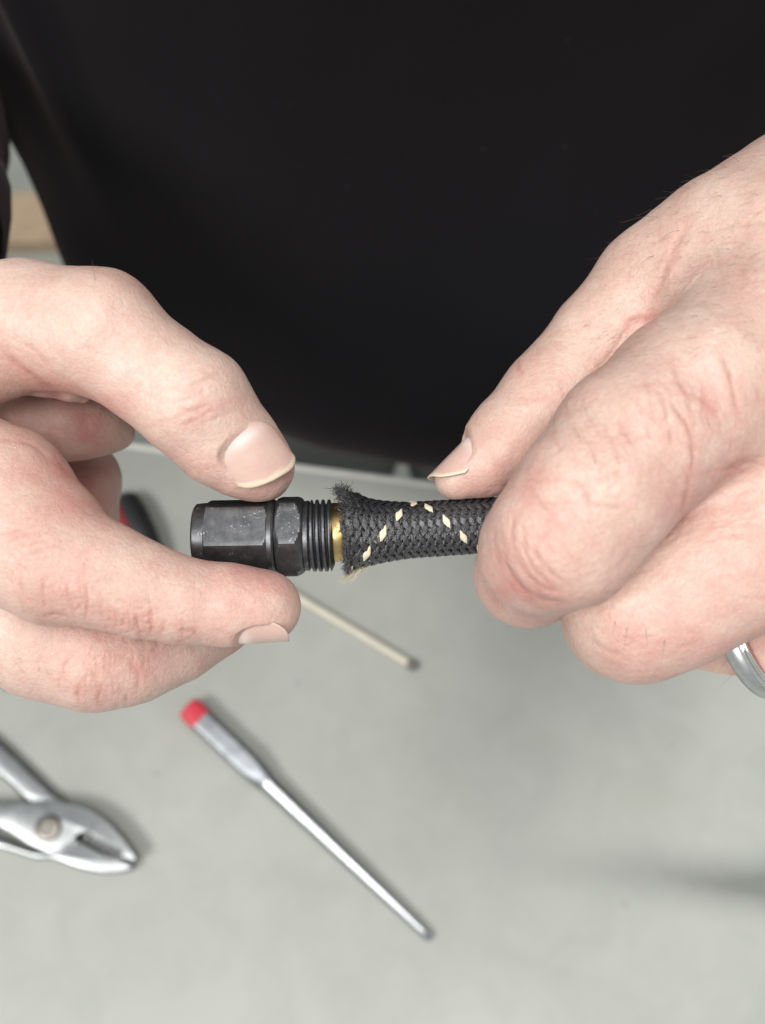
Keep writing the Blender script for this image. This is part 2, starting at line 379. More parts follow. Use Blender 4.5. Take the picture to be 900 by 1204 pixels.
# nails: centre pixel/h, lateral half width, length, D towards the tip, N out of the nail (camera axes), curvature radii
class Nail:
    def __init__(s, px, py, h, D, N, hw, L, rad, over=1.0, arch=0.0, skew=0.0, band=1.2, corner=1.3):
        s.A = PC(px, py, h); s.D = unit(D); N = np.array(N, float); N -= N @ s.D * s.D; s.N = unit(N); s.B = np.cross(s.D, s.N)
        s.hw = hw; s.L = L; s.rad = rad; s.over = over; s.arch = arch; s.skew = skew; s.band = band; s.corner = corner
    def height(s, b, t):
        b = np.clip(b, -s.rad * 0.97, s.rad * 0.97)
        return np.sqrt(s.rad ** 2 - b * b) - s.rad - s.arch * (t / s.L) ** 2
    def cut(s, g, F, deep=0.10):
        m = s.L + 6; sl = g.window(s.A - m, s.A + m); X, Y, Z = g.co(sl)
        p = [X - s.A[0], Y - s.A[1], Z - s.A[2]]
        t = sum(p[k] * s.D[k] for k in range(3)); b = sum(p[k] * s.B[k] for k in range(3)); n = sum(p[k] * s.N[k] for k in range(3))
        # outline: rounded at the cuticle end, open past the tip
        tb = -s.L * 0.5 + s.L * 0.38
        e1 = (np.sqrt((b / s.hw) ** 2 + (np.minimum(t - tb, 0) / (s.L * 0.38)) ** 2) - 1) * s.hw
        surf = s.height(np.clip(b, -s.hw, s.hw), t) - deep + 0.30 * np.clip(e1 / 0.3, 0, 1) + 0.35 * np.maximum(e1 - 0.3, 0) + 0.3 * np.maximum(e1 - 0.3, 0) ** 2
        dcut = np.maximum(e1 - 4.0, (surf - n) * 0.92)
        F[sl] = smax(F[sl], -dcut.astype(np.float32), 0.8)
    def build(s, name, parent, label):
        nu, nv = 25, 29; V = []; tone = []
        th = 0.32
        for layer in (0, 1):
            for i in range(nv):
                v = i / (nv - 1); 
                for j in range(nu):
                    u = j / (nu - 1) * 2 - 1
                    te = s.L * 0.5 + s.over - s.skew * u - s.corner * abs(u) ** 5 - 0.35 * u * u + 0.03 * math.sin(u * 9 + 1)
                    t = -s.L * 0.60 + v * (te + s.L * 0.60)
                    tb = -s.L * 0.12; sc = math.sqrt(max(0.0, 1 - min(0, (t - tb) / (s.L * 0.49)) ** 2)) if t < tb else 1.0
                    b = u * s.hw * 1.10 * sc
                    n = s.height(b, t) + (0.06 if layer == 0 else 0.06 - th) + 0.05 * math.sin(u * 23) * 0.25
                    jit = 0.03 * math.sin(t * 5.1 + u * 2)
                    V.append(s.A + s.D * (t) + s.B * b + s.N * (n + jit * 0.4))
                    fe = min(1, max(0, (t - (te - s.band + 0.10 * math.sin(u * 7))) / 0.35))
                    lu = 0.7 * math.exp(-((t + s.L * 0.40) / (s.L * 0.12)) ** 2 - (u * 1.3) ** 2)
                    tone.append((fe, lu, 0, 1))
        F = []
        for i in range(nv - 1):
            for j in range(nu - 1):
                a = i * nu + j; F.append((a, a + 1, a + nu + 1, a + nu)); a += nu * nv; F.append((a + nu, a + nu + 1, a + 1, a))
        o = nu * nv
        for i in range(nv - 1):
            for j in (0, nu - 1):
                a = i * nu + j; f = (a, a + nu, a + nu + o, a + o); F.append(f if j == 0 else f[::-1])
        for j in range(nu - 1):
            for i in (0, nv - 1):
                a = i * nu + j; f = (a, a + 1, a + 1 + o, a + o); F.append(f[::-1] if i == 0 else f)
        ob = mesh_obj(name, c2w(np.array(V)), F, M['nail'], None)
        c = ob.data.color_attributes.new('tone', 'FLOAT_COLOR', 'POINT'); c.data.foreach_set('color', np.array(tone, np.float32).ravel())
        under(ob, parent)
        if label: ob['label'] = label
        return ob

def seg_dist(PX, PY, pts):
    d = np.full(PX.shape, 1e9); 
    for (x0, y0), (x1, y1) in zip(pts[:-1], pts[1:]):
        vx, vy = x1 - x0, y1 - y0; t = np.clip(((PX - x0) * vx + (PY - y0) * vy) / (vx * vx + vy * vy + 1e-9), 0, 1)
        d = np.minimum(d, np.hypot(PX - x0 - vx * t, PY - y0 - vy * t))
    return d
def vnoise(p, seed):                          # smooth value noise on points (N,3)
    i = np.floor(p).astype(np.int64); f = p - i; f = f * f * (3 - 2 * f); out = 0
    for a in (0, 1):
        for b in (0, 1):
            for c in (0, 1):
                hsh = ((i[:, 0] + a) * 73856093 ^ (i[:, 1] + b) * 19349663 ^ (i[:, 2] + c) * 83492791 ^ seed * 2654435761) & 0x7fffffff
                hsh = (hsh * 1103515245 + 12345) & 0x7fffffff
                val = ((hsh >> 8) & 0xffff) / 65535.0 - 0.5
                out = out + val * (f[:, 0] if a else 1 - f[:, 0]) * (f[:, 1] if b else 1 - f[:, 1]) * (f[:, 2] if c else 1 - f[:, 2])
    return out
def smooth_pts(pts, n=4):
    p = [np.array(q, float) for q in pts]
    if len(p) < 3: return pts
    out = []
    for k in range(len(p) - 1):
        p0, p1, p2, p3 = p[max(k - 1, 0)], p[k], p[k + 1], p[min(k + 2, len(p) - 1)]
        for i in range(n):
            t = i / n; out.append(0.5 * (2 * p1 + (p2 - p0) * t + (2 * p0 - 5 * p1 + 4 * p2 - p3) * t * t + (3 * p1 - p0 - 3 * p2 + p3) * t ** 3))
    out.append(p[-1]); return out
def family(x, y, ang, n, spread, length, wd, dp, seed, jit=0.25, curve=0.15):
    """a patch of irregular short creases, all roughly along one direction"""
    q = np.random.default_rng(seed); out = []
    for k in range(n):
        a = ang + q.normal(0, jit); c = np.array([x, y]) + q.normal(0, 1, 2) * np.array(spread); L = length * q.uniform(0.45, 1.2) / 2
        d = np.array([math.cos(a), math.sin(a)]); nn = np.array([-d[1], d[0]]) * L * q.normal(0, curve)
        out.append(([tuple(c - d * L), tuple(c - d * L * .3 + nn + q.normal(0, 1, 2)), tuple(c + d * L * .4 + nn + q.normal(0, 1, 2)), tuple(c + d * L)], wd * q.uniform(0.8, 1.3), dp * q.uniform(0.4, 1.1)))
    return out
def detail(V, Q, strokes, blobs, tones, rough_areas):
    """real relief: crease lines, swellings and fine folds pushed along the surface normals, blood tone per vertex"""
    n_ = np.zeros_like(V); fa = np.cross(V[Q[:, 2]] - V[Q[:, 0]], V[Q[:, 3]] - V[Q[:, 1]])
    for k in range(4): np.add.at(n_, Q[:, k], fa)
    n_ /= np.linalg.norm(n_, axis=1)[:, None] + 1e-9
    d = -V[:, 2]; PX = V[:, 0] / d * FPX + 450; PY = 602 - V[:, 1] / d * FPX
    front = np.clip(n_[:, 2] * 3 + 0.6, 0, 1)
    disp = 0.20 * vnoise(V / 6.5, 1) + 0.14 * vnoise(V / 2.6, 2) * 1.0
    tone = np.zeros((len(V), 4)); tone[:, 3] = 1
    for pts, wd, dp in strokes:
        dp = dp * 0.85
        sp = smooth_pts(pts); sp = [(q[0], q[1]) for q in sp]; sx = [q[0] for q in sp]; sy = [q[1] for q in sp]; mg = wd * 7
        I = np.nonzero((PX > min(sx) - mg) & (PX < max(sx) + mg) & (PY > min(sy) - mg) & (PY < max(sy) + mg) & (front > 0))[0]
        if not len(I): continue
        px_, py_, fr = PX[I], PY[I], front[I]
        jx = 1.4 * vnoise(V[I] / 1.1, 11); dist = np.abs(seg_dist(px_ + jx, py_ + jx, sp))
        ends = [np.hypot(px_ - sp[0][0], py_ - sp[0][1]), np.hypot(px_ - sp[-1][0], py_ - sp[-1][1])]
        taper = np.clip(np.minimum(*ends) / (wd * 4.5), 0.08, 1) * (0.75 + 0.9 * vnoise(V[I] / 1.7, 12))
        g1 = np.exp(-(dist / wd) ** 2) * taper * fr; g2 = np.exp(-((dist - wd * 2.3) / (wd * 1.5)) ** 2) * taper * fr
        disp[I] += -dp * g1 + dp * 0.25 * g2
        tone[I, 1] += np.clip(dp * 1.2, 0, 0.32) * np.exp(-(dist / (wd * 0.8)) ** 2) * taper * fr  # shade of the crease painted in as a dark tone
        tone[I, 0] += np.clip(dp * 0.8, 0, 0.3) * np.exp(-(dist / (wd * 2.5)) ** 2) * fr
    for x, y, r, a in blobs: disp += a * np.exp(-((PX - x) ** 2 + (PY - y) ** 2) / (r * r)) * front
    for x, y, r, a in tones: tone[:, 0] += 0.9 * a * (0.8 + 1.2 * vnoise(V / 3.3, 14)) * np.exp(-((PX - x) ** 2 + (PY - y) ** 2) / (r * r))
    for x, y, r, a in ([(214, 743, 16, .5), (165, 738, 26, .22), (225, 745, 8, .4), (50, 722, 14, .2), (96, 822, 16, .2)] if V[:, 0].mean() < 0 else [(640, 690, 30, .15), (812, 590, 14, .2)]):
        tone[:, 1] += a * np.exp(-((PX - x) ** 2 + (PY - y) ** 2) / (r * r)) * np.clip(0.35 + 1.6 * vnoise(V / 0.8, 31), 0, 1)
    for x, y, r, a, ang, fx, fy in rough_areas:                 # ridged fine folds across the knuckle skin
        m = np.exp(-((PX - x) ** 2 + (PY - y) ** 2) / (r * r)) * front
        ca, sa = math.cos(ang), math.sin(ang); u = ((PX - x) * ca + (PY - y) * sa) / fx; v = (-(PX - x) * sa + (PY - y) * ca) / fy
        q = np.stack([u, v, V[:, 2] * 0.02], 1)
        ridged = np.abs(vnoise(q, 5)) * 2; ridged2 = np.abs(vnoise(q * 2.1 + 9.3, 6)) * 2
        disp += -a * m * (np.exp(-(ridged / 0.16) ** 2) + 0.5 * np.exp(-(ridged2 / 0.18) ** 2))
        tone[:, 0] += 0.10 * m * np.exp(-(ridged / 0.2) ** 2)
    return V + n_ * disp[:, None], np.clip(tone, 0, 0.85)

# fitting and hose axes in camera axes, for contact
FA = PC(226, 632, 0); FB = PC(392, 629.5, 0)
HOSE = [(398, 626), (412, 625), (430, 625.5), (470, 624), (520, 621), (585, 617), (640, 614), (700, 616), (760, 625)]
HOSER = [47, 47.5, 41.5, 34.5, 33.2, 33, 33, 33, 33]

def w2c(p): v = np.array(p, float) - CP; return np.array([v @ CX, v @ CU, -(v @ CF)])
wl = P(-190, 500, 196); el = np.array([-218, 330, 150.0]); sl_ = np.array([-211, 345, 520.0])
wr = P(1110, 380, 172); er = np.array([250, 300, 215.0]); sr_ = np.array([235, 345, 520.0])
def forearm(g, w0, e0, r0):
    F = g.new(); a, b = w2c(w0), w2c(e0); m = a * 0.5 + b * 0.5
    cone(g, F, a, m, r0, r0 + 7, 6); cone(g, F, m, b, r0 + 7, r0 + 12, 6); return F
def hand_left(g, fine=True):
    X = g.ax[0].reshape(-1, 1, 1)
    px = (X / 187.5 * FPX + 450)
    kv = (0.9 + np.clip((35 - px) / 130, 0, 1) * 7).astype(np.float32)
    palm = chain(g, [(-60, 400, 95, -6), (-150, 500, 120, -8), (-130, 620, 120, -4)], 6)
    F = smin(palm, forearm(g, wl, el, 27), 14)
    thumb = chain(g, [(-90, 405, 98, 0), (30, 382, 74, 4), (118, 392, 73, 7), (178, 437, 62, 8), (228, 474, 66, 8), (262, 514, 57, 5.6), (292, 539, 48, 4.2), (308, 551, 38, 3)], 3)
    F = smin(F, thumb, kv)
    wedge = chain(g, [(-30, 420, 50, -6), (20, 428, 34, -4), (52, 441, 24, -4), (82, 457, 13, -6), (98, 466, 8, -8)], 3)
    F = smin(F, wedge, np.maximum(kv, 1.0))
    lobe = chain(g, [(-80, 500, 60, -16), (5, 492, 55, -16), (75, 500, 40, -18), (112, 503, 32, -20), (130, 507, 22, -21), (144, 511, 12, -22)], 4)
    F = smin(F, lobe, kv)
    back = chain(g, [(-60, 600, 60, -40), (40, 570, 48, -42), (92, 565, 46, -46), (96, 640, 42, -48), (60, 700, 40, -50)], 5)
    F = smin(F, back, kv)
    index = chain(g, [(-95, 565, 112, 0), (-5, 592, 92, 5), (45, 640, 82, 9), (72, 662, 73, 11), (120, 676, 61, 11.5), (165, 693, 55, 11.5), (215, 707, 49.5, 11), (268, 711, 46.5, 9.5), (300, 714, 43, 8.5), (313, 714, 41, 8)], 3)
    F = smin(F, index, kv)
    midf = chain(g, [(-130, 640, 110, -8), (-30, 690, 90, -7), (60, 742, 78, -5), (112, 764, 69, -4), (155, 758, 66, -6), (205, 744, 56, -9), (250, 722, 48, -12), (285, 700, 44, -14)], 4)
    F = smin(F, midf, kv)
    # pinch contact with the fitting
    tmp = g.new(); cone(g, tmp, FA - (FB - FA) * 0.02, FB, 7.55, 7.75, 0.1); F = smax(F, -tmp, 0.6)
    n1 = Nail(303.5, 535.5, 12.4, (0.57, -0.80, -0.27), (0.22, 0.09, 0.96), 5.5, 10.0, 8.2, over=0.5, arch=0.5, skew=1.2, band=1.35)
    n2 = Nail(311, 754, 11.0, (1.0, 0.05, -0.05), (0.02, -0.91, 0.41), 4.2, 9.0, 6.2, over=0.1, arch=0.2, band=0.25, corner=2.6)
    if fine:
        for q in (n1, n2): q.cut(g, F)
    V, Q = surface_nets(g, F)
    st = [([(101, 686), (103, 706), (100, 731)], 1.8, .26), ([(52, 679), (51, 697), (54, 719)], 2.0, .22), ([(24, 668), (25, 690), (31, 705)], 3, .22),
          ([(0, 627), (14, 626), (30, 622)], 2, .2), ([(0, 640), (20, 632), (44, 628)], 2, .12), ([(27, 652), (51, 646), (75, 640)], 2.2, .18), ([(50, 725), (66, 722), (84, 726)], 2.5, .25),
          ([(193, 731), (190, 749)], 1.8, .25), ([(213, 731), (215, 742), (212, 753)], 1.8, .35), ([(231, 738), (225, 752)], 1.8, .22), ([(133, 715), (137, 728), (134, 739)], 1.8, .25),
          ([(146, 718), (144, 742)], 1.8, .2), ([(160, 722), (163, 745)], 1.8, .2), ([(178, 724), (176, 750)], 1.8, .22), ([(118, 700), (121, 730)], 1.8, .16),
          ([(97, 797), (92, 810), (92, 825)], 1.8, .28), ([(118, 803), (117, 815), (114, 828)], 1.7, .28), ([(86, 770), (76, 784), (72, 800)], 2.4, .2), ([(160, 786), (163, 800), (160, 816)], 2, .25),
          ([(150, 812), (148, 830)], 1.6, .2), ([(182, 792), (188, 806)], 1.8, .16), ([(58, 790), (62, 803)], 2.2, .14), ([(128, 770), (150, 776), (166, 790)], 3, .16),
          ([(213, 456), (233, 447), (262, 436)], 2.8, .22), ([(211, 487), (231, 481), (252, 475)], 2.6, .24), ([(190, 472), (214, 470), (240, 462)], 2.5, .12), ([(232, 500), (262, 488), (296, 470)], 2.5, .10),
          ([(0, 518), (20, 518), (45, 528), (60, 545)], 2.2, .14), ([(2, 412), (22, 430), (44, 447), (68, 461)], 3.5, .35), ([(96, 598), (106, 606), (118, 604)], 2, .12),
          ([(10, 360), (40, 356)], 3, .1), ([(22, 400), (40, 412), (60, 430)], 2.5, .2)]
    st += family(78, 700, 1.5, 12, (22, 12), 34, 1.6, .13, 1) + family(165, 735, 1.5, 20, (42, 8), 22, 1.4, .16, 2) + family(120, 805, 1.45, 18, (32, 12), 26, 1.5, .14, 3)
    st += family(232, 468, -0.4, 14, (24, 18), 40, 1.7, .10, 4) + family(20, 640, 0.1, 12, (22, 26), 44, 1.8, .10, 5) + family(100, 640, 0.5, 8, (50, 26), 26, 1.7, .06, 6) + family(60, 380, 0.5, 9, (50, 30), 40, 2, .07, 7) + family(40, 780, 0.9, 8, (26, 14), 22, 1.6, .10, 8) + family(230, 760, 1.2, 8, (20, 10), 16, 1.5, .08, 9)
    st += family(160, 400, 0.7, 8, (50, 30), 30, 2, .05, 10)
    bl = [(72, 700, 20, .35), (140, 335, 30, .3), (270, 470, 26, .15), (230, 560, 30, .2), (125, 800, 30, .3), (30, 600, 50, .3), (200, 690, 40, .1)]
    tn = [(300, 690, 40, .40), (245, 668, 40, .30), (90, 500, 60, .62), (40, 480, 60, .35), (100, 580, 60, .62), (230, 575, 45, .35), (320, 580, 30, .35), (78, 690, 28, .25), (75, 790, 60, .15), (140, 740, 60, .22), (160, 800, 60, .20),
          (270, 750, 50, .3), (260, 500, 40, .12), (10, 560, 40, .2), (150, 345, 40, .15)]
    ra = [(165, 730, 45, .16, 1.5, 9, 9), (90, 700, 45, .08, 1.5, 10, 7), (120, 800, 50, .10, 1.5, 12, 8), (235, 465, 40, .08, -0.4, 14, 6), (290, 690, 40, .06, 0.1, 9, 4), (30, 640, 40, .08, 0, 18, 8), (240, 560, 40, .05, .8, 10, 5)]
    V, tone = detail(V, Q, st, bl, tn, ra)
    return V, Q, tone, n1, n2

def hand_right(g, fine=True):
    X = g.ax[0].reshape(-1, 1, 1); Y = g.ax[1].reshape(1, -1, 1)
    px = (X / 165 * FPX + 450)
    kv = (1.0 + np.clip((px - 775) / 110, 0, 1) * 9).astype(np.float32)
    F = chain(g, [(960, 330, 150, -6), (1060, 430, 190, -8), (1040, 560, 160, 0)], 8)
    F = smin(F, forearm(g, wr, er, 26), 14)
    F = smin(F, chain(g, [(1090, 690, 85, -12), (1010, 765, 62, -26), (972, 790, 50, -38)], 4), 3)
    F = smin(F, chain(g, [(905, 300, 80, 2), (960, 420, 110, 8)], 5), 8)
    thumb = chain(g, [(1000, 240, 105, -14), (935, 242, 84, -11), (842, 283, 69, -5), (765, 331, 62, -6), (704, 402, 57, -7), (648, 468, 57.5, -4), (600, 516, 50, -1), (566, 546, 40, 0.5), (538, 562, 27, 1)], 3)
    kw = (1.0 + np.clip((px - 725) / 90, 0, 1) * 13).astype(np.float32)
    F = smin(F, thumb, kw)
    F = smin(F, chain(g, [(800, 330, 56, -3), (860, 345, 80, -1), (930, 350, 100, 2)], 5), kw)
    index = chain(g, [(880, 425, 108, 12), (812, 470, 99, 18), (745, 525, 95, 24), (700, 580, 88, 28), (660, 632, 84, 28), (634, 650, 72, 24)], 4)
    dist = chain(g, [(642, 655, 70, 17), (622, 674, 61, 5), (626, 672, 54, -4), (640, 655, 48, -10)], 4)
    index = smin(index, dist, 1.1)
    F = smin(F, index, np.maximum(kv, kw * (Y > 20)))
    midf = chain(g, [(985, 560, 115, 6), (905, 610, 104, 9), (845, 662, 92, 12), (790, 700, 84, 13), (748, 722, 78, 12), (735, 726, 70, 4), (740, 715, 62, -5)], 4)
    F = smin(F, midf, kv)
    ring = chain(g, [(1030, 650, 105, -4), (960, 705, 88, -8), (912, 742, 74, -14), (872, 755, 58, -20), (845, 757, 51, -26), (850, 740, 46, -32)], 4)
    F = smin(F, ring, kv)
    tmp = g.new()
    HJ = [PC(x, y, 0) for x, y in HOSE]
    for a, b, r in zip(HJ[2:-1], HJ[3:], HOSER[2:]): cone(g, tmp, a, b, 5.6, 5.6, 0.1)
    F = smax(F, -tmp, 0.6)
    n1 = Nail(529, 535, 2.3, (-0.70, -0.71, 0.0), (-0.70, 0.70, 0.16), 4.6, 9.8, 5.4, over=0.8, arch=0.1, skew=-1.3, band=0.9, corner=3.2)
    if fine: n1.cut(g, F)
    V, Q = surface_nets(g, F)
    st = [([(802, 606), (810, 575), (808, 552)], 3.0, .30), ([(789, 425), (804, 456), (824, 467), (843, 486)], 2.8, .26), ([(791, 474), (809, 500), (816, 533), (814, 558)], 2.8, .30), ([(844, 414), (860, 444), (868, 484)], 3.0, .32),
          ([(738, 382), (750, 375), (765, 374)], 3, .55), ([(741, 380), (720, 412), (700, 436)], 2.4, .25), ([(762, 360), (781, 323), (797, 287), (812, 255)], 4.5, .35),
          ([(606, 604), (602, 637), (624, 680), (657, 698)], 2.4, .22), ([(625, 640), (643, 668), (670, 688)], 2.2, .18), ([(581, 622), (582, 645), (590, 668)], 2.4, .16),
          ([(683, 572), (699, 593), (737, 597)], 2.6, .26), ([(640, 562), (665, 562), (684, 570)], 2.6, .18), ([(615, 640), (628, 668), (650, 690)], 2, .2),
          ([(590, 655), (612, 690), (640, 706), (668, 708)], 3.4, .35), ([(640, 590), (668, 600), (690, 620)], 2.6, .14), ([(646, 625), (668, 650), (690, 668)], 2.6, .14),
          ([(773, 455), (784, 482), (790, 520)], 2.4, .2), ([(757, 440), (768, 475), (770, 505)], 2.4, .15), ([(735, 520), (760, 512), (790, 516)], 2.4, .15), ([(700, 505), (730, 520), (745, 545)], 2.4, .12),
          ([(606, 426), (612, 438)], 2.5, .4), ([(609, 467), (640, 470)], 2.2, .18), ([(690, 744), (705, 760), (740, 775)], 3, .2), ([(840, 560), (870, 545), (900, 546)], 5, .25),
          ([(660, 460), (676, 468)], 2.2, .14), ([(620, 455), (632, 466), (650, 472)], 2, .12)]
    st += family(740, 520, 1.15, 26, (44, 34), 40, 1.9, .15, 21) + family(740, 520, -0.1, 18, (46, 34), 30, 1.8, .11, 22) + family(640, 640, 1.0, 16, (26, 34), 46, 1.9, .14, 23) + family(680, 580, 0.1, 14, (36, 26), 34, 1.9, .12, 24)
    st += family(830, 480, 1.1, 18, (40, 36), 44, 2.2, .14, 25) + family(860, 620, -0.35, 18, (44, 34), 40, 2.2, .11, 26) + family(770, 710, -0.45, 14, (44, 30), 34, 2.0, .10, 27) + family(760, 770, -0.2, 10, (40, 14), 24, 1.8, .08, 28)
    st += family(860, 290, 0.9, 12, (40, 50), 50, 2.4, .07, 29) + family(640, 470, 0.6, 12, (24, 24), 26, 1.8, .10, 30) + family(605, 700, 0.3, 10, (22, 18), 20, 1.6, .09, 31) + family(880, 540, 0.2, 10, (20, 30), 40, 2.2, .12, 32)
    bl = [(850, 395, 42, .9), (640, 640, 40, .2), (905, 480, 40, -.5), (835, 455, 26, -.5), (770, 350, 30, -.5), (880, 590, 40, -.4), (740, 700, 40, .3), (770, 620, 30, .2)]
    tn = [(840, 460, 40, .30), (760, 470, 50, .12), (660, 600, 60, .18), (580, 690, 45, .42), (620, 715, 45, .4), (740, 760, 60, .35), (800, 740, 60, .25), (880, 760, 50, .5), (900, 640, 60, .32), (600, 560, 50, .35),
          (560, 570, 30, .25), (870, 345, 30, .22), (800, 600, 30, .4), (760, 374, 14, .5), (850, 570, 50, .2)]
    ra = [(700, 550, 75, .15, 0.95, 12, 8), (640, 640, 60, .12, 1.0, 16, 6), (790, 490, 60, .14, 1.1, 14, 7), (750, 700, 75, .09, -0.4, 22, 6), (850, 620, 80, .09, -0.4, 24, 6), (860, 500, 50, .08, 1, 14, 8), (640, 440, 60, .05, .6, 14, 8),
          (620, 705, 45, .07, .5, 8, 6), (870, 300, 90, .06, 1.0, 22, 12)]
    V, tone = detail(V, Q, st, bl, tn, ra)
    return V, Q, tone, n1

person = empty('person', 'person in a black shirt holding the hose and its end fitting with both hands', 'person', loc=(13, 330, -900))
VL, QL, TL, nl1, nl2 = hand_left(Grid((-112, -50, -262), (-14, 62, -140), HSTEP))
VR, QR, TR, nr1 = hand_right(Grid((2, -34, -226), (92, 92, -118), HSTEP))
VL2, QL2, TL2 = hand_left(Grid((-330, -90, -420), (-111, 190, -100), 1.5), False)[:3]
VR2, QR2, TR2 = hand_right(Grid((91, -60, -400), (330, 200, -90), 1.5), False)[:3]
# forearms inside the sleeves
def tube(pts, rad, seg=28, closed=True, sub=6):
    pts = [np.array(p, float) for p in pts]
    PP = np.array(smooth_pts(pts, sub)); RR = np.interp(np.linspace(0, len(pts) - 1, len(PP)), range(len(pts)), rad)
    V = []; F = []; up = np.array([0.13, 0.21, 0.97])
    for i, p in enumerate(PP):
        t = unit(PP[min(i + 1, len(PP) - 1)] - PP[max(i - 1, 0)]); a = unit(np.cross(t, up)); b = np.cross(t, a); up = -b if i == 0 else up
        for j in range(seg):
            q = 2 * math.pi * j / seg; V.append(p + RR[i] * (a * math.cos(q) + b * math.sin(q)))
    for i in range(len(PP) - 1):
        for j in range(seg): F.append((i * seg + j, i * seg + (j + 1) % seg, (i + 1) * seg + (j + 1) % seg, (i + 1) * seg + j))
    if closed:
        for i, k in ((0, 1), (len(PP) - 1, -1)):
            c = len(V); V.append(PP[i])
            for j in range(seg):
                f = (c, i * seg + (j + 1) % seg, i * seg + j); F.append(f if k > 0 else f[::-1])
    return np.array(V), F
parts = [(c2w(VL), QL, TL), (c2w(VR), QR, TR), (c2w(VL2), QL2, TL2), (c2w(VR2), QR2, TR2)]
Vs, Qs, Ts, off = [], [], [], 0
for V, Q, t in parts: Vs.append(V); Qs.append(Q + off); Ts.append(t); off += len(V)
Vs = np.concatenate(Vs); Qs = np.concatenate(Qs); Ts = np.concatenate(Ts)
me = quad_mesh('body', Vs, Qs); me.materials.append(M['skin'])
ca = me.color_attributes.new('tone', 'FLOAT_COLOR', 'POINT'); ca.data.foreach_set('color', Ts.astype(np.float32).ravel())
body = bpy.data.objects.new('body', me); COL.objects.link(body); under(body, person)
nl1.build('fingernail', person, 'thumbnail with a long cream free edge')
nl2.build('fingernail', person, 'short pink index fingernail seen from its side')
nr1.build('fingernail', person, 'thumbnail seen from its side above the hose')

# shirt: a torso with a soft belly, sleeves
def cubic(xs, ys, q):
    xs = np.array(xs, float); ys = np.array(ys, float); return catmull(xs, ys, np.array([min(max(q, xs[0]), xs[-1] - 1e-3)]))[0]
def catmull(xs, ys, q):
    m = np.gradient(ys, xs); i = np.clip(np.searchsorted(xs, q) - 1, 0, len(xs) - 2); hh = xs[i + 1] - xs[i]; t = (q - xs[i]) / hh
    return (2 * t ** 3 - 3 * t ** 2 + 1) * ys[i] + (t ** 3 - 2 * t * t + t) * hh * m[i] + (-2 * t ** 3 + 3 * t * t) * ys[i + 1] + (t ** 3 - t * t) * hh * m[i + 1]
def torso():
    prof = [(-40, 262, 168), (-15, 232, 171), (20, 196, 171), (45, 177, 160), (72, 174, 162), (105, 188, 170), (140, 207, 178), (180, 219, 188), (230, 226, 193), (320, 222, 208), (420, 214, 214), (500, 214, 212), (560, 262, 190), (600, 300, 130), (640, 312, 62), (690, 318, 58)]
    seg = 144; zs = np.array([p[0] for p in prof]); Z = np.linspace(-40, 690, 180); V = []; F = []
    for i, z in enumerate(Z):
        yf = cubic(zs, [p[1] for p in prof], z); wd = cubic(zs, [p[2] for p in prof], z)
        dep = 112 if z < 560 else 112 - (z - 560) * 0.45
        for j in range(seg):
            q = 2 * math.pi * j / seg; c, s_ = math.cos(q), math.sin(q); e = 2 / 2.35
            x = 18 + wd * math.copysign(abs(c) ** e, c); y = yf + dep - dep * math.copysign(abs(s_) ** e, s_)
            fold = 5 * math.sin(x * 0.028 - z * 0.02 + 0.6) + 3.4 * math.sin(x * 0.045 + z * 0.012 + 1.3 * math.sin(z * 0.01)) + 1.2 * math.sin(x * 0.11 - z * 0.03)
            fx = x + 113 + 0.1 * (z - 220); fold += 16 * math.exp(-(fx / 7) ** 2) * math.exp(-((z - 225) / 45) ** 2)
            sag = 0.0
            if y < yf + 60: y -= fold * 0.6; sag = -0.095 * (x - 30) * math.exp(-((z - 20) / 70) ** 2)
            V.append((x, y, z + sag))
    for i in range(len(Z) - 1):
        for j in range(seg): F.append((i * seg + j, (i + 1) * seg + j, (i + 1) * seg + (j + 1) % seg, i * seg + (j + 1) % seg))
    return V, F
V, F = torso()
shirt = under(mesh_obj('shirt', V, F, M['cloth']), person)
for w0, e0, s0 in ((wl, el, sl_), (wr, er, sr_)):
    c0 = w0 * 0.72 + e0 * 0.28
    V, F = tube([c0, w0 * 0.5 + e0 * 0.5, e0 * 0.9 + w0 * 0.1, e0 * 0.75 + s0 * 0.25, s0], [38, 43, 50, 56, 64], 40, closed=False, sub=14)
    V = np.array(V) + vnoise(np.array(V) / 26, 3)[:, None] * np.array([7, 7, 7]) 
    under(mesh_obj('sleeve', V, F, M['cloth']), person)
for sx in (-1, 1):
    V, F = tube([(18 + sx * 70, 345, -30), (18 + sx * 76, 352, -180), (18 + sx * 92, 365, -500), (18 + sx * 100, 380, -895)], [88, 92, 74, 62], 32)
    under(mesh_obj('trouser_leg', V, F, M['denim']), person)

# hairs on the hands
def hairs(items, name, mat, r0=0.045, seg=3):
    V, F = [], []
    for pts, r in items:
        n = len(pts); o = len(V)
        for i, p in enumerate(pts):
            rr = r * (1 - 0.75 * i / (n - 1)); t = unit(np.array(pts[min(i + 1, n - 1)]) - np.array(pts[max(i - 1, 0)])); a = unit(np.cross(t, (0.3, 0.5, 0.81))); b = np.cross(t, a)
            for j in range(seg):
                q = 2 * math.pi * j / seg; V.append(np.array(p) + rr * (a * math.cos(q) + b * math.sin(q)))
        for i in range(n - 1):
            for j in range(seg): F.append((o + i * seg + j, o + i * seg + (j + 1) % seg, o + (i + 1) * seg + (j + 1) % seg, o + (i + 1) * seg + j))
    return mesh_obj(name, V, F, mat)
from mathutils.bvhtree import BVHTree
bv = BVHTree.FromPolygons([tuple(v) for v in (Vs * MM).tolist()], Qs.tolist())
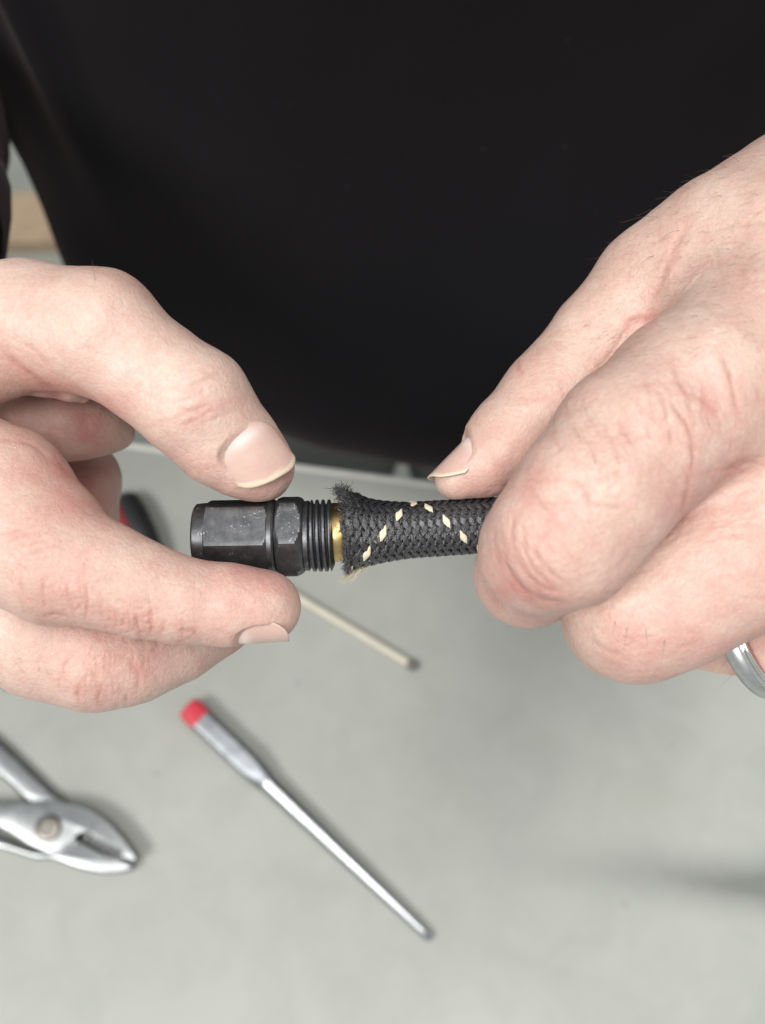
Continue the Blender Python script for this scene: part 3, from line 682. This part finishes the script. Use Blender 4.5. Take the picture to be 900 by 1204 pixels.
def hit(px, py):
    o = Vector(CP * MM); d = (Vector(P(px, py, 100) * MM) - o).normalized(); r = bv.ray_cast(o, d)
    return (np.array(r[0]) / MM, np.array(r[1])) if r[0] is not None else (None, None)
it = []
HL = [((738, 738), (733, 765)), ((760, 740), (762, 762)), ((782, 752), (776, 786)), ((724, 730), (727, 744)), ((700, 545), (690, 520)), ((682, 515), (676, 502)), ((865, 790), (842, 812)), ((858, 775), (846, 788)),
      ((775, 255), (730, 262)), ((790, 243), (748, 254)), ((812, 222), (790, 226)), ((838, 205), (815, 212)), ((855, 196), (838, 197)), ((820, 216), (800, 214)), ((870, 190), (850, 184)),
      ((46, 785), (48, 792)), ((112, 330), (108, 304)), ((770, 300), (752, 312)), ((800, 270), (776, 282)), ((850, 230), (828, 240))]
for (a, b) in HL:
    p, nn = hit(*a)
    if p is None: continue
    dd = np.linalg.norm(p - CP); d0 = (p - CP) @ CF
    q = P(b[0], b[1], d0 - 0.6); m = (p + q) / 2 + nn * 0.6
    it.append(([p - nn * 0.1, p * 0.5 + m * 0.5 + nn * 0.25, m, q * 0.6 + m * 0.4, q], 0.035))
for k in range(420):
    x, y = rng.uniform(690, 898), rng.uniform(180, 420)
    p, nn = hit(x, y)
    if p is None: continue
    L = rng.uniform(1.2, 3.2); dr = unit(-CX * 0.8 - CU * 0.5 + nn * 0.5 + rng.normal(0, .2, 3))
    it.append(([p, p + dr * L * 0.5 + nn * 0.1, p + dr * L], 0.018))
o = under(hairs(it, 'body_hair', M['hair']), person); tag(o, kind='stuff')

# ------------------------------------------------------------------ hose end fitting
def frame(p0, p1):                            # local x along the part, local z towards the camera (world mm in, metres out)
    p0 = c2w(p0); p1 = c2w(p1); x = unit(p1 - p0); z = -CF - (-CF @ x) * x; z = unit(z); y = np.cross(z, x)
    return Matrix(((x[0], y[0], z[0], p0[0] * MM), (x[1], y[1], z[1], p0[1] * MM), (x[2], y[2], z[2], p0[2] * MM), (0, 0, 0, 1)))
fit = tag(bpy.data.objects.new('hose_end_fitting', None), 'black anodised hexagonal hose fitting with a threaded end pinched between thumb and finger', 'hose fitting'); COL.objects.link(fit)
fit.empty_display_size = 0.01
fit.matrix_world = frame(FA, FB)
U = 1 / S                                     # mm per px at the fitting
def lathe(name, prof, mat, parent, seg=72, sharp=True, cap=True):
    V, F = [], []
    for x, r in prof:
        for j in range(seg): q = 2 * math.pi * j / seg; V.append((x * U, r * U * math.sin(q), r * U * math.cos(q)))
    for i in range(len(prof) - 1):
        for j in range(seg): F.append((i * seg + j, (i + 1) * seg + j, (i + 1) * seg + (j + 1) % seg, i * seg + (j + 1) % seg))
    if cap: F.append(tuple(range(seg))); F.append(tuple((len(prof) - 1) * seg + j for j in range(seg))[::-1])
    o = mesh_obj(name, V, F, mat, parent)
    for e in o.data.edges: pass
    o.data.set_sharp_from_angle(angle=R(28))
    return o
def hexnut(name, x0, x1, rc, rot, cham, mat, parent, nx=14):
    """hexagonal body whose corners are turned down to a cone at each end"""
    V, F = [], []; seg = 96
    xs = np.concatenate([np.linspace(0, 1, 8) * cham[0] * 1.6, np.linspace(cham[0] * 1.6, (x1 - x0) - cham[1] * 1.6, 6)[1:-1], (x1 - x0) - (np.linspace(1, 0, 8)) * cham[1] * 1.6])
    ap = rc * math.cos(math.pi / 6)
    for x in xs:
        e = min(x / max(cham[0], .01), (x1 - x0 - x) / max(cham[1], .01)); rl = ap - 1.0 + (rc - ap + 1.0) * min(1, e) if e < 1 else rc * 1.2
        for j in range(seg):
            q = 2 * math.pi * j / seg + math.radians(rot); a = (2 * math.pi * j / seg) % (math.pi / 3) - math.pi / 6
            r = min(ap / math.cos(a), rl, rc * 0.985); V.append(((x0 + x) * U, r * U * math.sin(q), r * U * math.cos(q)))
    n = len(xs)
    for i in range(n - 1):
        for j in range(seg): F.append((i * seg + j, (i + 1) * seg + j, (i + 1) * seg + (j + 1) % seg, i * seg + (j + 1) % seg))
    F.append(tuple(range(seg))); F.append(tuple((n - 1) * seg + j for j in range(seg))[::-1])
    o = mesh_obj(name, V, F, mat, parent); o.data.set_sharp_from_angle(angle=R(14)); return o
# local x is pixels from 226; local angle 0 faces the camera, +90 deg is up
lathe('collar', [(4.5, 33), (4.9, 37.0), (7.0, 39.4), (14, 40.2), (20, 40.6), (23, 40.4), (23.2, 30)], M['anodised'], fit)
hexnut('hex_nut', 19, 95, 46.8, -11.0, (3.0, 7.0), M['anodised'], fit)
lathe('neck_ring', [(89, 38), (92, 43), (97, 44), (99.5, 42), (100, 36), (101, 36)], M['anodised'], fit)
hexnut('hex_collar', 101, 132, 50.5, -8.5, (6.0, 8.0), M['anodised'], fit)
lathe('shoulder', [(128, 38), (131, 40), (134, 41), (138, 41.5), (140, 38), (145, 37.5)], M['anodised'], fit)
def threads():
    V, F = [], []; seg = 96; x0, x1 = 139.0, 167.0; pitch = 7.0; nx = 110
    for i in range(nx + 1):
        x = x0 + (x1 - x0) * i / nx
        for j in range(seg):
            q = 2 * math.pi * j / seg; ph = ((x - x0) / pitch + j / seg) % 1.0
            tri = 1 - abs(ph * 2 - 1); tri = 0.5 - 0.5 * math.cos(math.pi * min(1, max(0, (tri - 0.08) / 0.62)))
            e = min(1, (x1 - x) / 3.0, (x - x0 + 1) / 3.0); r = 37.0 + (5.4 * (tri ** 0.7)) * max(0.0, e) - (1 - max(0, e)) * 1.5
            V.append((x * U, r * U * math.sin(q), r * U * math.cos(q)))
    for i in range(nx):
        for j in range(seg): F.append((i * seg + j, (i + 1) * seg + j, (i + 1) * seg + (j + 1) % seg, i * seg + (j + 1) % seg))
    b = len(V)                                # hollow mouth
    for x, r in ((167, 35.4), (160, 35.0), (160, 1)):
        for j in range(seg): q = 2 * math.pi * j / seg; V.append((x * U, r * U * math.sin(q), r * U * math.cos(q)))
    rows = [nx * seg, b, b + seg, b + 2 * seg]
    for a, c in zip(rows[:-1], rows[1:]):
        for j in range(seg): F.append((a + j, c + j, c + (j + 1) % seg, a + (j + 1) % seg))
    return mesh_obj('thread', V, F, M['anodised'], fit)
threads()

# ------------------------------------------------------------------ braided hose
hose = tag(bpy.data.objects.new('braided_hose', None), 'black braided hose with cream flecks and a frayed end pushed over a brass sleeve', 'hose'); COL.objects.link(hose)
hose.empty_display_size = 0.01; hose.matrix_world = frame(PC(398, 626), PC(470, 624))
HM = np.array(hose.matrix_world.inverted()); 
def to_hose(Pw): Pw = np.asarray(Pw) * MM; return (Pw @ HM[:3, :3].T + HM[:3, 3]) / MM
hx = np.array([p[0] for p in HOSE], float)
hxs = np.linspace(398, 760, 400)
def catmull(xs, ys, q):
    m = np.gradient(ys, xs); i = np.clip(np.searchsorted(xs, q) - 1, 0, len(xs) - 2); hh = xs[i + 1] - xs[i]; t = (q - xs[i]) / hh
    return (2 * t ** 3 - 3 * t ** 2 + 1) * ys[i] + (t ** 3 - 2 * t * t + t) * hh * m[i] + (-2 * t ** 3 + 3 * t * t) * ys[i + 1] + (t ** 3 - t * t) * hh * m[i + 1]
hy = np.array([p[1] for p in HOSE], float); hr = np.array(HOSER, float)
def hose_pt(x, phi, r):                       # px along, angle (0 = camera, + = down), px radius -> world mm
    y = catmull(hx, hy, np.array([x]))[0]; c = PC(x, y, 0)
    sl = (catmull(hx, hy, np.array([x + 2]))[0] - y) / 2; t = unit((1, -sl, 0)); dn = np.array([t[1], -t[0], 0.0])
    return c + U * r * (dn * math.sin(phi) + np.array([0, 0, 1.0]) * math.cos(phi))
NY, PITCH = 20, 188.0
def yarn(fam, i, x0, x1, mat, name, parent, acc=None):
    off = math.radians(105.4) if fam > 0 else math.radians(103.0)
    V, F, UVs = [], [], []; nacross = 7; step = PITCH / (2 * NY) / 4.6; n = int((x1 - x0) / step) + 1
    halfw = 0.495 * 2 * math.pi / NY
    for a in range(n + 1):
        x = min(x0 + a * step, x1); s = x - 398; ph = fam * 2 * math.pi * s / PITCH + off + 2 * math.pi * i / NY
        rr = catmull(hx, hr, np.array([x]))[0]
        cross = (ph - off + fam * 2 * math.pi * s / PITCH) * NY / (2 * math.pi)   # index among the opposite family
        c = math.cos(2 * math.pi * ((i + cross) * (1 if fam > 0 else 1) - 0.5 - PH0) / 4)
        lift = fam * 1.15 * math.tanh(3.2 * (c - 0.14 * fam))
        if i == 0: lift = -4.5 if lift < 0.0 else 1.45
        wob = 0.10 * math.sin(x * 0.31 + i * 2.1) * (1 + 2.5 * math.exp(-(x - 400) / 18))
        tight = 1 - 0.45 * (lift < 0)
        if i == 0: tight = 1.12
        for b in range(nacross):
            u = b / (nacross - 1) * 2 - 1
            dome = 1.0 * (1 - abs(u) ** 3.5) ** 0.7 - 1.0
            q = ph + (u * halfw * tight + wob * halfw * 0.6)
            V.append(to_hose(c2w(hose_pt(x, q, rr - 0.9 + lift + dome)))); UVs.append((s / 6.0, u * 0.5 + 0.5 + i))
    for a in range(n):
        for b in range(nacross - 1): q = a * nacross + b; F.append((q, q + 1, q + nacross + 1, q + nacross))
    return V, F, UVs
PH0 = 0.0
_s = 107.0; _ph = 2 * math.pi * _s / PITCH; PH0 = (0 + (2 * _ph) * NY / (2 * math.pi) - 0.5) % 4
def uv_mesh(name, V, F, UVs, mat, parent):
    o = mesh_obj(name, V, F, mat, parent); l = o.data.uv_layers.new(name='UVMap')
    vi = np.zeros(len(o.data.loops), np.int32); o.data.loops.foreach_get('vertex_index', vi); l.data.foreach_set('uv', np.array(UVs, np.float32)[vi].ravel()); return o
AV, AF, AU = [], [], []
for fam in (1, -1):
    for i in range(NY):
        x0 = 402 + rng.uniform(0, 9)
        V, F, UVs = yarn(fam, i, x0, 755, None, '', None)
        if i == 0: uv_mesh('tracer_yarn', V, F, UVs, M['tracer'], hose)
        else:
            o = len(AV); AV += V; AU += UVs; AF += [tuple(q + o for q in f) for f in F]
o = uv_mesh('braid', AV, AF, AU, M['yarn'], hose); tag(o, kind='stuff')
def lathe_hose(name, prof, mat, seg=64):
    V, F = [], []
    for x, r in prof:
        for j in range(seg): V.append(to_hose(c2w(hose_pt(x, 2 * math.pi * j / seg, r))))
    for i in range(len(prof) - 1):
        for j in range(seg): F.append((i * seg + j, i * seg + (j + 1) % seg, (i + 1) * seg + (j + 1) % seg, (i + 1) * seg + j))
    return mesh_obj(name, V, F, mat, hose)
lathe_hose('rubber_tube', [(420, 20), (404, 24), (406, 33), (420, 36), (450, 31), (480, 30), (590, 29.5), (700, 29.5), (754, 29.5), (756, 27), (756, 18), (700, 18)], M['rubber'])
lathe_hose('brass_sleeve', [(386, 30), (386, 33.6), (388, 34.8), (402, 35.1), (410, 34.8), (412, 30)], M['brass'])
# frayed end: filaments
def filament(x0, phi, r0, L, spread, curl, back=0.0, thick=0.05):
    p = np.array(hose_pt(x0, phi, r0)); rad = unit(np.array(hose_pt(x0, phi, r0 + 5)) - p); ax = np.array([-1.0, 0, 0])
    tang = np.cross(rad, ax); d = unit(ax * rng.uniform(0.3, 1.0) * (1 - back) + rad * spread + tang * rng.normal(0, 0.7)); pts = [p]; n = 5
    for k in range(n):
        d = unit(d + rng.normal(0, curl, 3)); pts.append(pts[-1] + d * L / n)
    return ([to_hose(c2w(q)) for q in pts], thick)
it = []
for k in range(90):
    x = 404 + abs(rng.normal(0, 4)); it.append(filament(x, rng.uniform(0, 2 * math.pi), float(catmull(hx, hr, np.array([x]))[0]) + rng.uniform(-3, 2), rng.uniform(1.0, 2.4), rng.uniform(0.2, 1.6), 0.6, back=rng.uniform(0.2, 0.9), thick=rng.uniform(0.04, 0.09)))
for k in range(1100):
    x = 405 + abs(rng.normal(0, 8)); r = float(catmull(hx, hr, np.array([x]))[0]) + rng.uniform(-7, 1.5)
    it.append(filament(x, rng.uniform(0, 2 * math.pi), r, rng.uniform(0.6, 1.9), rng.uniform(-0.1, 1.0), 0.35, back=0.5, thick=rng.uniform(0.06, 0.13)))
for k in range(110):                           # the tuft that sticks up at the top
    x = 411 - rng.uniform(0, 8); it.append(filament(x, R(-95 + rng.normal(0, 13)), 44 + rng.uniform(-4, 6), rng.uniform(1.5, 3.6), rng.uniform(0.7, 1.4), 0.55, thick=rng.uniform(0.07, 0.13)))
for k in range(70):
    it.append(filament(402 + rng.normal(0, 2.5), R(-96 + rng.normal(0, 7)), 51 + rng.uniform(-3, 3), rng.uniform(.8, 1.9), 0.4, 0.9, thick=0.08))
o = hairs(it, 'frayed_yarn', M['fray']); o.parent = hose; tag(o, kind='stuff')
o.data.uv_layers.new(name='UVMap')
it = []
for k in range(60):
    p = PC(431 + rng.normal(0, 1.5), 665 + rng.normal(0, 2.0), 0.6); q = PC(405 + rng.normal(0, 4), 684 + rng.normal(0, 2.0), 1.5 + rng.normal(0, .6)); m = (p + q) / 2 + np.array([rng.normal(0, .2), rng.normal(0.2, .25), 0.3])
    it.append(([to_hose(c2w(v)) for v in (p, p * .5 + m * .5, m, m * .45 + q * .55, q)], 0.075))
o = hairs(it, 'tracer_tuft', M['tracer']); o.parent = hose; o.data.uv_layers.new(name='UVMap')

# ------------------------------------------------------------------ finger ring
rj = joints([(905, 722, 70, -2), (880, 737, 64, -2.5), (862, 748, 60, -4)])
rp = PC(893, 744, -14); rd = unit((-0.66, -0.36, -0.66))
rz = unit(np.array([0, 0, 1.0]) - rd[2] * rd); ry = np.cross(rz, rd)
RR0 = 71 * (DREF + 15) / FPX
def ring_mesh(name, prof, mat):
    V, F = [], []; seg = 120; n = len(prof)
    for x, r in prof:
        for j in range(seg): q = 2 * math.pi * j / seg; V.append(rp + rd * x + (RR0 + r) * (ry * math.cos(q) + rz * math.sin(q)))
    for i in range(n):
        for j in range(seg): F.append((i * seg + j, i * seg + (j + 1) % seg, ((i + 1) % n) * seg + (j + 1) % seg, ((i + 1) % n) * seg + j))
    return mesh_obj(name, (c2w(np.array(V)) - RC), F, mat, ringo)
RC = c2w(rp)
ringo = empty('finger_ring', 'silver band ring with polished ridges worn on the ring finger', 'ring', loc=RC)
ring_mesh('band', [(-1.7, -0.3), (-1.7, 0.75), (0.6, 0.95), (2.4, 0.75), (2.8, -0.3)], M['silver_satin'])
for x0 in (-2.4, -1.5):
    ring_mesh('polished_ridge', [(x0 + 0.47 * math.cos(a), 0.82 + 0.47 * math.sin(a)) for a in np.linspace(0, 2 * math.pi, 9)[:-1]], M['silver'])

# ------------------------------------------------------------------ things on the bench
def bench_frame(px0, py0, px1, py1, z=0.0):
    a = on_plane(px0, py0, z); b = on_plane(px1, py1, z); x = unit(b - a)
    return a, b, float(np.linalg.norm(b - a)), Matrix(((x[0], -x[1], 0, a[0] * MM), (x[1], x[0], 0, a[1] * MM), (0, 0, 1, z * MM), (0, 0, 0, 1)))
def place(name, label, cat, m):
    o = tag(bpy.data.objects.new(name, None), label, cat); COL.objects.link(o); o.empty_display_size = 0.02; o.matrix_world = m; return o
def loft(name, secs, mat, parent, smooth=True, ang=30):
    """secs: list of (x, [(y, z) ...]) in mm"""
    V, F = [], []; n = len(secs[0][1])
    for x, ring in secs:
        for (y, z) in ring: V.append((x, y, z))
    for i in range(len(secs) - 1):
        for j in range(n): F.append((i * n + j, (i + 1) * n + j, (i + 1) * n + (j + 1) % n, i * n + (j + 1) % n))
    F.append(tuple(range(n))); F.append(tuple((len(secs) - 1) * n + j for j in range(n))[::-1])
    o = mesh_obj(name, V, F, mat, parent); o.data.set_sharp_from_angle(angle=R(ang)); 
    bmx = bmesh.new(); bmx.from_mesh(o.data); bmesh.ops.recalc_face_normals(bmx, faces=bmx.faces); bmx.to_mesh(o.data); bmx.free()
    return o
def circ(r, zc, n=24, sq=2.0, rot=0.0, ry=None):
    e = 2 / sq; out = []
    for j in range(n):
        q = 2 * math.pi * j / n; c, s_ = math.cos(q), math.sin(q); y = (ry or r) * math.copysign(abs(c) ** e, c); z = r * math.copysign(abs(s_) ** e, s_)
        out.append((y * math.cos(rot) - z * math.sin(rot), y * math.sin(rot) + z * math.cos(rot) + zc))
    return out
a, b, L, m = bench_frame(222, 832, 508, 1105, 4.0)
punch = place('pin_punch', 'steel pin punch with a red painted head lying on the bench', 'punch', m)
m_sh = 5.6
loft('red_head', [(0, circ(4.2, m_sh - 4, 24, 4)), (1.0, circ(5.6, m_sh - 4, 24, 4)), (9.5, circ(5.8, m_sh - 4, 24, 4)), (9.6, circ(5.2, m_sh - 4, 24, 4))], M['red'], punch)
loft('square_shank', [(9.2, circ(5.3, 1.6, 24, 5)), (40, circ(5.3, 1.6, 24, 5)), (46, circ(5.1, 1.4, 24, 3.2)), (52, circ(4.6, 1.0, 24, 2))], M['worn_steel'], punch)
loft('tapered_pin', [(50, circ(4.8, 1.0)), (56, circ(4.4, .8)), (L - 30, circ(2.9, -.6)), (L - 6, circ(2.3, -1.2)), (L - 1.2, circ(2.0, -1.4)), (L, circ(1.4, -1.5))], M['steel'], punch)

a, b, L, m = bench_frame(330, 690, 486, 783, 2.2)
stick = place('wooden_stick', 'thin cream wooden stick with a dark tip behind the fingertip', 'stick', m)
loft('shaft', [(-30, circ(1.9, 0)), (L - 14, circ(2.3, 0)), (L - 6, circ(2.1, 0)), (L - 2.5, circ(1.7, 0))], M['wood'], stick)
loft('dark_tip', [(L - 3, circ(2.0, 0)), (L - 1, circ(2.6, 0.4)), (L + 1.5, circ(2.2, 0)), (L + 2.5, circ(1.0, 0))], M['grime'], stick)

# slip-joint pliers lying on the bench, nose to the right
a, b, L, m = bench_frame(-60, 960, 156, 1008, 0.0)
pl = place('slip_joint_pliers', 'chrome slip-joint pliers with toothed jaws lying at the left edge', 'pliers', m)
inv = m.inverted()
def pxy(px, py, z): q = on_plane(px, py, z) * MM; v = inv @ Vector(q); return v.x / MM, v.y / MM
def slab(name, pts, z0, z1, mat, parent, bev=0.9, zc=None):
    bm = bmesh.new(); P2 = [pxy(x, y, z1) for x, y in pts]; P2 = [tuple(q) for q in smooth_pts(P2 + [P2[0]], 3)][:-1]
    vb = [bm.verts.new((x * MM, y * MM, z0 * MM)) for x, y in P2]; vt = [bm.verts.new((x * MM, y * MM, z1 * MM)) for x, y in P2]
    bm.faces.new(vt); bm.faces.new(vb[::-1]); n = len(P2)
    for k in range(n): bm.faces.new([vt[k], vb[k], vb[(k + 1) % n], vt[(k + 1) % n]])
    bmesh.ops.recalc_face_normals(bm, faces=bm.faces)
    o = bm_obj(name, bm, mat, parent, smooth=True)
    md = o.modifiers.new('b', 'BEVEL'); md.width = bev * MM; md.segments = 4; md.limit_method = 'ANGLE'; md.angle_limit = R(50)
    return o
slab('upper_jaw', [(-70, 950), (-20, 946), (30, 944), (62, 943), (92, 947), (118, 960), (140, 982), (156, 1004), (158, 1012), (146, 1008), (128, 1000), (112, 986), (102, 978), (93, 980), (86, 986), (74, 996), (58, 1002), (30, 990), (0, 972), (-70, 955)], 3, 12, M['plier_steel'], pl, 2.2)
slab('lower_jaw', [(-70, 975), (0, 985), (30, 998), (60, 1002), (72, 990), (84, 984), (98, 990), (120, 1002), (146, 1011), (156, 1018), (150, 1025), (120, 1027), (90, 1021), (60, 1010), (40, 1010), (0, 998), (-70, 990)], 0.5, 8, M['plier_steel'], pl, 2.8)
slab('handle', [(-60, 822), (-20, 854), (8, 878), (40, 909), (62, 930), (80, 944), (60, 958), (36, 948), (14, 926), (-10, 906), (-40, 880), (-75, 852)], 1, 5.5, M['plier_steel'], pl, 2.2)
slab('handle', [(-160, 945), (-110, 938), (-60, 945), (-10, 950), (-10, 978), (-60, 978), (-110, 970), (-160, 975)], 2.5, 10, M['plier_steel'], pl, 2.2)
cx, cy = pxy(56, 974, 13)
def disc(name, x, y, secs, mat, parent, n=28):
    V, F = [], []
    for z, r in secs:
        for j in range(n): V.append((x + r * math.cos(2 * math.pi * j / n), y + r * math.sin(2 * math.pi * j / n), z))
    for i in range(len(secs) - 1):
        for j in range(n): F.append((i * n + j, i * n + (j + 1) % n, (i + 1) * n + (j + 1) % n, (i + 1) * n + j))
    F.append(tuple((len(secs) - 1) * n + j for j in range(n))); o = mesh_obj(name, V, F, mat, parent); o.data.set_sharp_from_angle(angle=R(30)); return o
disc('pivot_bolt', cx, cy, [(9, 6.0), (12.6, 6.0), (13.6, 5.0), (13.8, 3.6), (13.2, 3.2), (13.2, 0.4)], M['pivot'], pl)
x0_, y0_ = pxy(102, 984, 8); x1_, y1_ = pxy(146, 1006, 8)
bm = bmesh.new(); box_bm(bm, (0, -1.2 * MM, 3 * MM), (math.hypot(x1_ - x0_, y1_ - y0_) * MM, 1.6 * MM, 12.35 * MM), Matrix.Translation((x0_ * MM, y0_ * MM, 0)) @ Matrix.Rotation(math.atan2(y1_ - y0_, x1_ - x0_), 4, 'Z'))
bm_obj('jaw_gap_shade', bm, M['black'], pl, bevel=0.2)  # solid black strip added as the shade between the teeth
for k in range(6):
    t = k / 5; x, y = pxy(107 + 36 * t, 984 + 21 * t, 8); bm = bmesh.new()
    box_bm(bm, ((x - 0.7) * MM, (y - 1.8) * MM, 3 * MM), ((x + 0.7) * MM, (y + 2.2) * MM, (13.6 - 0.8 * t) * MM)); bm_obj('tooth', bm, M['silver'], pl, bevel=0.4)

# red and black handled tool behind the hand, and a dark tool end at the far left
a, b, L, m = bench_frame(146, 584, 172, 640, 5.0)
t1 = place('screwdriver', 'black and red tool handle on the bench between the two left fingers', 'tool', m)
loft('grip', [(0, circ(5, 0)), (3, circ(7.0, 1)), (12, circ(8.0, 2)), (L - 4, circ(8.0, 2)), (L + 10, circ(6.5, 1)), (L + 12, circ(4, 0))], M['black'], t1)
loft('red_stripe', [(4, circ(2.4, 6.2, 16, 2, 0, 3.2)), (14, circ(2.6, 7.6, 16, 2, 0, 3.2)), (L, circ(2.4, 7.4, 16, 2, 0, 3.2))], M['dark_red'], t1)
bpy.data.objects['red_stripe'].location.y = -0.0055
loft('blade', [(L + 11, circ(2, 0)), (L + 60, circ(2, 0)), (L + 64, circ(1.2, 0))], M['steel'], t1)
a, b, L, m = bench_frame(24, 782, 4, 812, 2.0)
t2 = place('metal_pick', 'dark thin metal pick end poking out under the left hand', 'pick', m)
loft('shaft', [(-50, circ(1.2, 0)), (L - 3, circ(1.2, 0)), (L, circ(.6, 0))], M['worn_steel'], t2)
loft('flat_end', [(-52, circ(1.0, 0, 16, 2, 0, 4.2)), (-10, circ(1.0, 0, 16, 2, 0, 4.6)), (L - 2, circ(.8, 0, 16, 2, 0, 3.4))], M['steel'], t2)
bpy.data.objects['flat_end'].location.y = 0.0055

# a tan board on the floor, seen between the sleeve and the shirt
q = on_plane(30, 262, -880)
bm = bmesh.new(); box_bm(bm, ((q[0] - 120) * MM, (q[1] - 45) * MM, -0.8996), ((q[0] + 160) * MM, (q[1] + 55) * MM, -0.870))
tb = bm_obj('floor_board', bm, M['tan'], bevel=2); tag(tb, 'tan board on the floor seen between the sleeve and the shirt', 'board')
